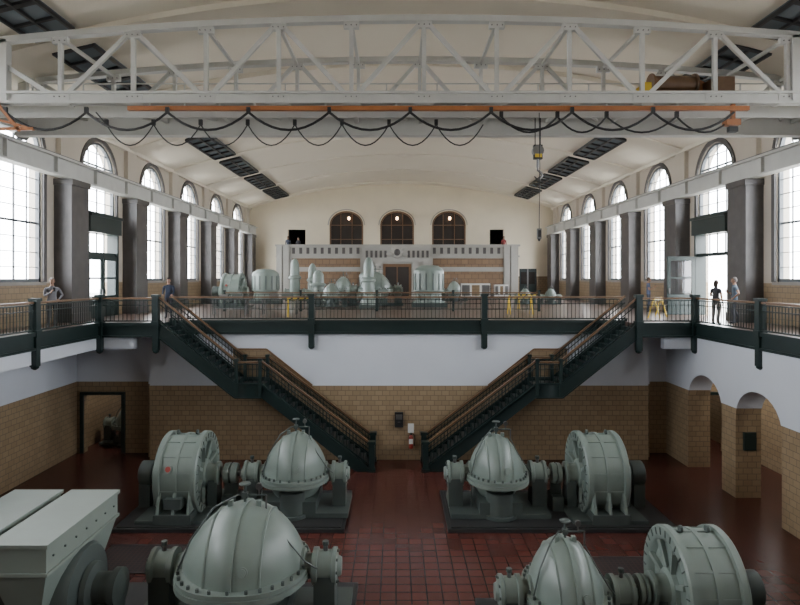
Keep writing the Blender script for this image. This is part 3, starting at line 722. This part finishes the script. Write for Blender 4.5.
# ------------------------------------------------------------ people
def cloth(name,c): 
    k='cl_'+name
    if k not in M: M[k]=paint(k,c,.85,0,.12,12)
    return k
cloth('skin',(.40,.24,.17))
def person(name,x,y,z,rz,h,shirt,trous,hair,armL='down',armR='down',walk=0,female=False,shoe=(.03,.03,.03),shorts=False,sleeve='long'):
    S=h/1.76
    ks,kt,kh,kb=cloth('s%.2f%.2f%.2f'%shirt,shirt),cloth('t%.2f%.2f%.2f'%trous,trous),cloth('h%.2f%.2f%.2f'%hair,hair),cloth('sh%.2f'%shoe[0],shoe)
    sw=.165 if female else .19; hp=.095
    V=[];E=[];Rr=[];lab=[]
    def av(p,r): V.append(Vector(p)); Rr.append(r); return len(V)-1
    def ae(a,b_,l): E.append((a,b_)); lab.append(l)
    pel=av((0,0,.96),(.15,.11)); sp=av((0,0,1.12),(.135 if not female else .12,.10)); ch=av((0,.01,1.30),(.155,.11)); nb=av((0,.01,1.45),(.085,.075)); nt_=av((0,-.005,1.55),(.058,.062)); nk=av((0,-.01,1.61),(.05,.055))
    ae(pel,sp,ks); ae(sp,ch,ks); ae(ch,nb,ks); ae(nb,nt_,'cl_skin'); ae(nt_,nk,'cl_skin')
    hands=[]
    for s,arm in ((-1,armL),(1,armR)):
        sh=av((s*sw,.01,1.41),(.065,.06)); ae(ch,sh,ks)
        poses={'down':((s*(sw+.05),.02,1.13),(s*(sw+.07),-.05,.88),(0,-.1,-1)),
               'phone':((s*(sw+.04),-.02,1.15),(s*.09,-.26,1.26),(-s*.3,-.5,.8)),
               'hip':((s*(sw+.15),.08,1.17),(s*(sw+.0),-.05,1.02),(-s*.8,-.3,-.4)),
               'rail':((s*(sw+.03),-.08,1.15),(s*(sw+.0),-.32,1.05),(0,-1,-.1)),
               'bag':((s*(sw+.05),.0,1.14),(s*(sw+.0),-.2,1.2),(-s*.2,-.4,.8))}
        el,wr,hd=poses[arm]
        es=av(tuple((V[sh]+Vector(el))/2),(.052,.05)); e=av(el,(.043,.042)); w=av(wr,(.028,.026)); w2=av(tuple(Vector(wr)+Vector(hd).normalized()*.02),(.026,.022))
        ae(sh,es,ks); ae(es,e,ks if sleeve=='long' else 'cl_skin'); ae(e,w,ks if sleeve=='long' else 'cl_skin'); ae(w,w2,'cl_skin')
        hands.append((Vector(wr),Vector(hd).normalized(),s))
    for s in (-1,1):
        st=walk*s
        hj=av((s*hp,0,.90),(.095,.095)); kn=av((s*(hp+.005),-.03-st*.16,.49+abs(walk)*.01),(.062,.062)); cf=av((s*(hp+.005),.02-st*.16+(.08 if st<0 else 0),.32),(.058,.06)); an=av((s*(hp+.01),.04-st*.26,.10 if st>=0 else .13),(.04,.042)); toe=av((s*(hp+.03),-.13-st*.26,.045),(.042,.035)); he=av((s*(hp+.01),.07-st*.26,.05),(.04,.04))
        ae(pel,hj,kt); ae(hj,kn,kt); ae(kn,cf,'cl_skin' if shorts else kt); ae(cf,an,'cl_skin' if shorts else kt); ae(an,toe,kb); ae(an,he,kb)
    me=bpy.data.meshes.new('tmp'); me.from_pydata([tuple(v) for v in V],E,[]); ob=bpy.data.objects.new('tmp',me); bpy.context.scene.collection.objects.link(ob)
    md=ob.modifiers.new('Skin','SKIN'); md.use_smooth_shade=True
    for i,r in enumerate(Rr): me.skin_vertices[0].data[i].radius=r
    me.skin_vertices[0].data[0].use_root=True
    sb=ob.modifiers.new('Sub','SUBSURF'); sb.levels=2; sb.render_levels=2
    dg=bpy.context.evaluated_depsgraph_get(); em=bpy.data.meshes.new_from_object(ob.evaluated_get(dg))
    bmm=bmesh.new(); bmm.from_mesh(em)
    bmesh.ops.bisect_plane(bmm,geom=bmm.verts[:]+bmm.edges[:]+bmm.faces[:],plane_co=(0,0,.93),plane_no=(0,0,1))
    bmesh.ops.bisect_plane(bmm,geom=bmm.verts[:]+bmm.edges[:]+bmm.faces[:],plane_co=(0,0,.085),plane_no=(0,0,1))
    bmm.to_mesh(em); bmm.free()
    mb=MB()
    mb.v=[tuple(v.co) for v in em.vertices]
    for p in em.polygons:
        c=p.center; best=1e9;bl=ks
        for (a,b_),l in zip(E,lab):
            A,B=V[a],V[b_]; d=B-A; t=max(0,min(1,(c-A).dot(d)/d.length_squared)); q=(c-(A+d*t)).length/(Rr[a][0]*(1-t)+Rr[b_][0]*t)
            if q<best: best=q;bl=l
        if bl in (ks,kt) and abs(c.x)<.19 and .8<c.z<1.2: bl=ks if c.z>.93 else kt
        if bl in (kb,kt) and c.z<.3 and not shorts: bl=kb if c.z<.085 else kt
        mb.f.append(list(p.vertices)); mb.m.append(mb.mi(bl))
    bpy.data.objects.remove(ob,do_unlink=True)
    hc=Vector((0,-.02,1.655)); 
    def dh(v):
        v=v.copy()
        if v.z<0: v.x*=1+.28*v.z; v.y=v.y*(1+.12*v.z)-.10*(-v.z)
        return v
    mb.ell(hc,(.076,.096,.118),'cl_skin',18,14,deform=dh)
    mb.hexa([hc+Vector(p) for p in ((-.016,-.09,-.035),(.016,-.09,-.035),(.016,-.085,-.02),(-.016,-.085,-.02))],[hc+Vector(p) for p in ((-.012,-.118,-.032),(.012,-.118,-.032),(.006,-.094,.012),(-.006,-.094,.012))],'cl_skin')
    for s in (-1,1):
        mb.ell(hc+Vector((s*.03,-.086,.005)),(.011,.008,.006),'paper',8,6); mb.ell(hc+Vector((s*.03,-.093,.005)),(.005,.003,.005),'black',8,6)
        mb.box(hc.x+s*.03-.016,hc.x+s*.03+.016,hc.y-.096,hc.y-.088,hc.z+.022,hc.z+.028,kh)
        mb.ell(hc+Vector((s*.077,.0,-.01)),(.012,.022,.034),'cl_skin',8,8)
    mb.ell(hc+Vector((0,-.092,-.062)),(.022,.007,.006),'lip',8,6)
    mb.ell(hc+Vector((0,.012,.02)),(.086,.104,.118),kh,18,14,keep=lambda v:not(v.y<-.25 and v.z<.42) and v.z>-.55)
    if female: mb.ell(hc+Vector((0,.045,-.06)),(.085,.07,.15),kh,16,12,keep=lambda v:v.y>-.3)
    for w,d,s in hands:
        side=Vector((0,-1,0)) if abs(d.z)>.6 else Vector((-s,0,0)); side=(side-d*side.dot(d)).normalized(); nrm=d.cross(side).normalized()
        if nrm.x*s>0: nrm=-nrm
        pe=w+d*.085
        mb.hexa([w-side*.024-nrm*.014,w+side*.024-nrm*.014,w+side*.024+nrm*.014,w-side*.024+nrm*.014],[pe-side*.04-nrm*.012,pe+side*.04-nrm*.012,pe+side*.04+nrm*.012,pe-side*.04+nrm*.012],'cl_skin')
        for i,L in enumerate((.062,.075,.08,.07)):
            o=pe+side*(-.032+.0215*i)-d*.005
            mb.tube([o,o+d*L*.5+nrm*.006,o+d*L*.8+nrm*.02,o+d*L*.95+nrm*.035],[.0095,.009,.0085,.006],'cl_skin',6)
        o=w+d*.025+side*.024
        mb.tube([o,o+side*.025+d*.025,o+side*.03+d*.055+nrm*.008],[.012,.011,.007],'cl_skin',6)
    if armR=='phone' or armL=='phone': mb.box(-.04,.04,-.335,-.325,1.31,1.45,'black')
    if armR=='bag':
        mb.tube([(-.12,-.12,1.0),(0,-.14,1.2),(.13,-.05,1.44),(.1,.1,1.35),(-.1,.14,1.1)],.014,'black'); 
    return mb.obj(name,(x,y,z),rz,S,60)
person('standing_man',-11.75,20.5,0,.7,1.74,(.20,.20,.22),(.10,.095,.095),(.20,.18,.16),armL='phone',armR='hip')
person('standing_man',-9.7,25.6,0,.2,1.74,(.03,.04,.07),(.03,.03,.04),(.03,.02,.02),armL='rail',armR='rail')
person('standing_woman',12.0,22.5,0,2.2,1.66,(.05,.05,.06),(.22,.20,.19),(.04,.025,.02),armL='down',armR='bag',female=True,sleeve='short')
person('standing_man',12.75,22.6,0,-1.9,1.76,(.12,.16,.21),(.08,.08,.10),(.14,.12,.11),armL='bag',armR='hip',walk=.3,sleeve='short')
person('standing_man',12.75,30.3,0,1.2,1.76,(.10,.13,.22),(.06,.07,.10),(.06,.04,.03),armL='phone',armR='down',sleeve='short')
person('standing_woman',-8.7,53.4,3.7,.2,1.66,(.05,.05,.06),(.05,.05,.08),(.03,.02,.02),female=True)
person('standing_man',-9.6,53.3,3.7,-.3,1.75,(.05,.06,.09),(.05,.05,.08),(.03,.02,.02))
person('standing_man',9.6,53.4,3.7,.3,1.75,(.25,.05,.05),(.05,.05,.08),(.03,.02,.02))

for a,b_ in ((XL-40,XL-.5),(XR+.5,XR+40)):
    mb=MB(); mb.box(a,b_,-20,75,-.35,-.05,'lstone'); mb.obj('exterior_terrace')

# ------------------------------------------------------------ light
w=bpy.data.worlds.new('overcast_sky'); bpy.context.scene.world=w; w.use_nodes=True
bg=w.node_tree.nodes['Background']; bg.inputs[0].default_value=(.94,.97,1,1); bg.inputs[1].default_value=26.0
for i,y in enumerate(WY):
    for X,sg in ((XL,-1),(XR,1)):
        zb=0 if i==4 else 1.6; zt=ZS+WR
        l=bpy.data.lights.new('portal','AREA'); l.shape='RECTANGLE'; l.size=zt-zb; l.size_y=2*WR; l.cycles.is_portal=True
        o=bpy.data.objects.new('window_portal',l); bpy.context.scene.collection.objects.link(o)
        o.location=(X+sg*.45,y,(zb+zt)/2); o.rotation_euler=(0,sg*pi/2,0)

cam=bpy.data.cameras.new('camera'); co=bpy.data.objects.new('camera',cam); bpy.context.scene.collection.objects.link(co)
co.location=(0,0,EYE); co.rotation_euler=(pi/2,0,0); cam.sensor_fit='HORIZONTAL'; cam.sensor_width=36; cam.lens=27
cam.shift_x=4/800; cam.shift_y=-24.5/800; cam.clip_end=300
bpy.context.scene.camera=co
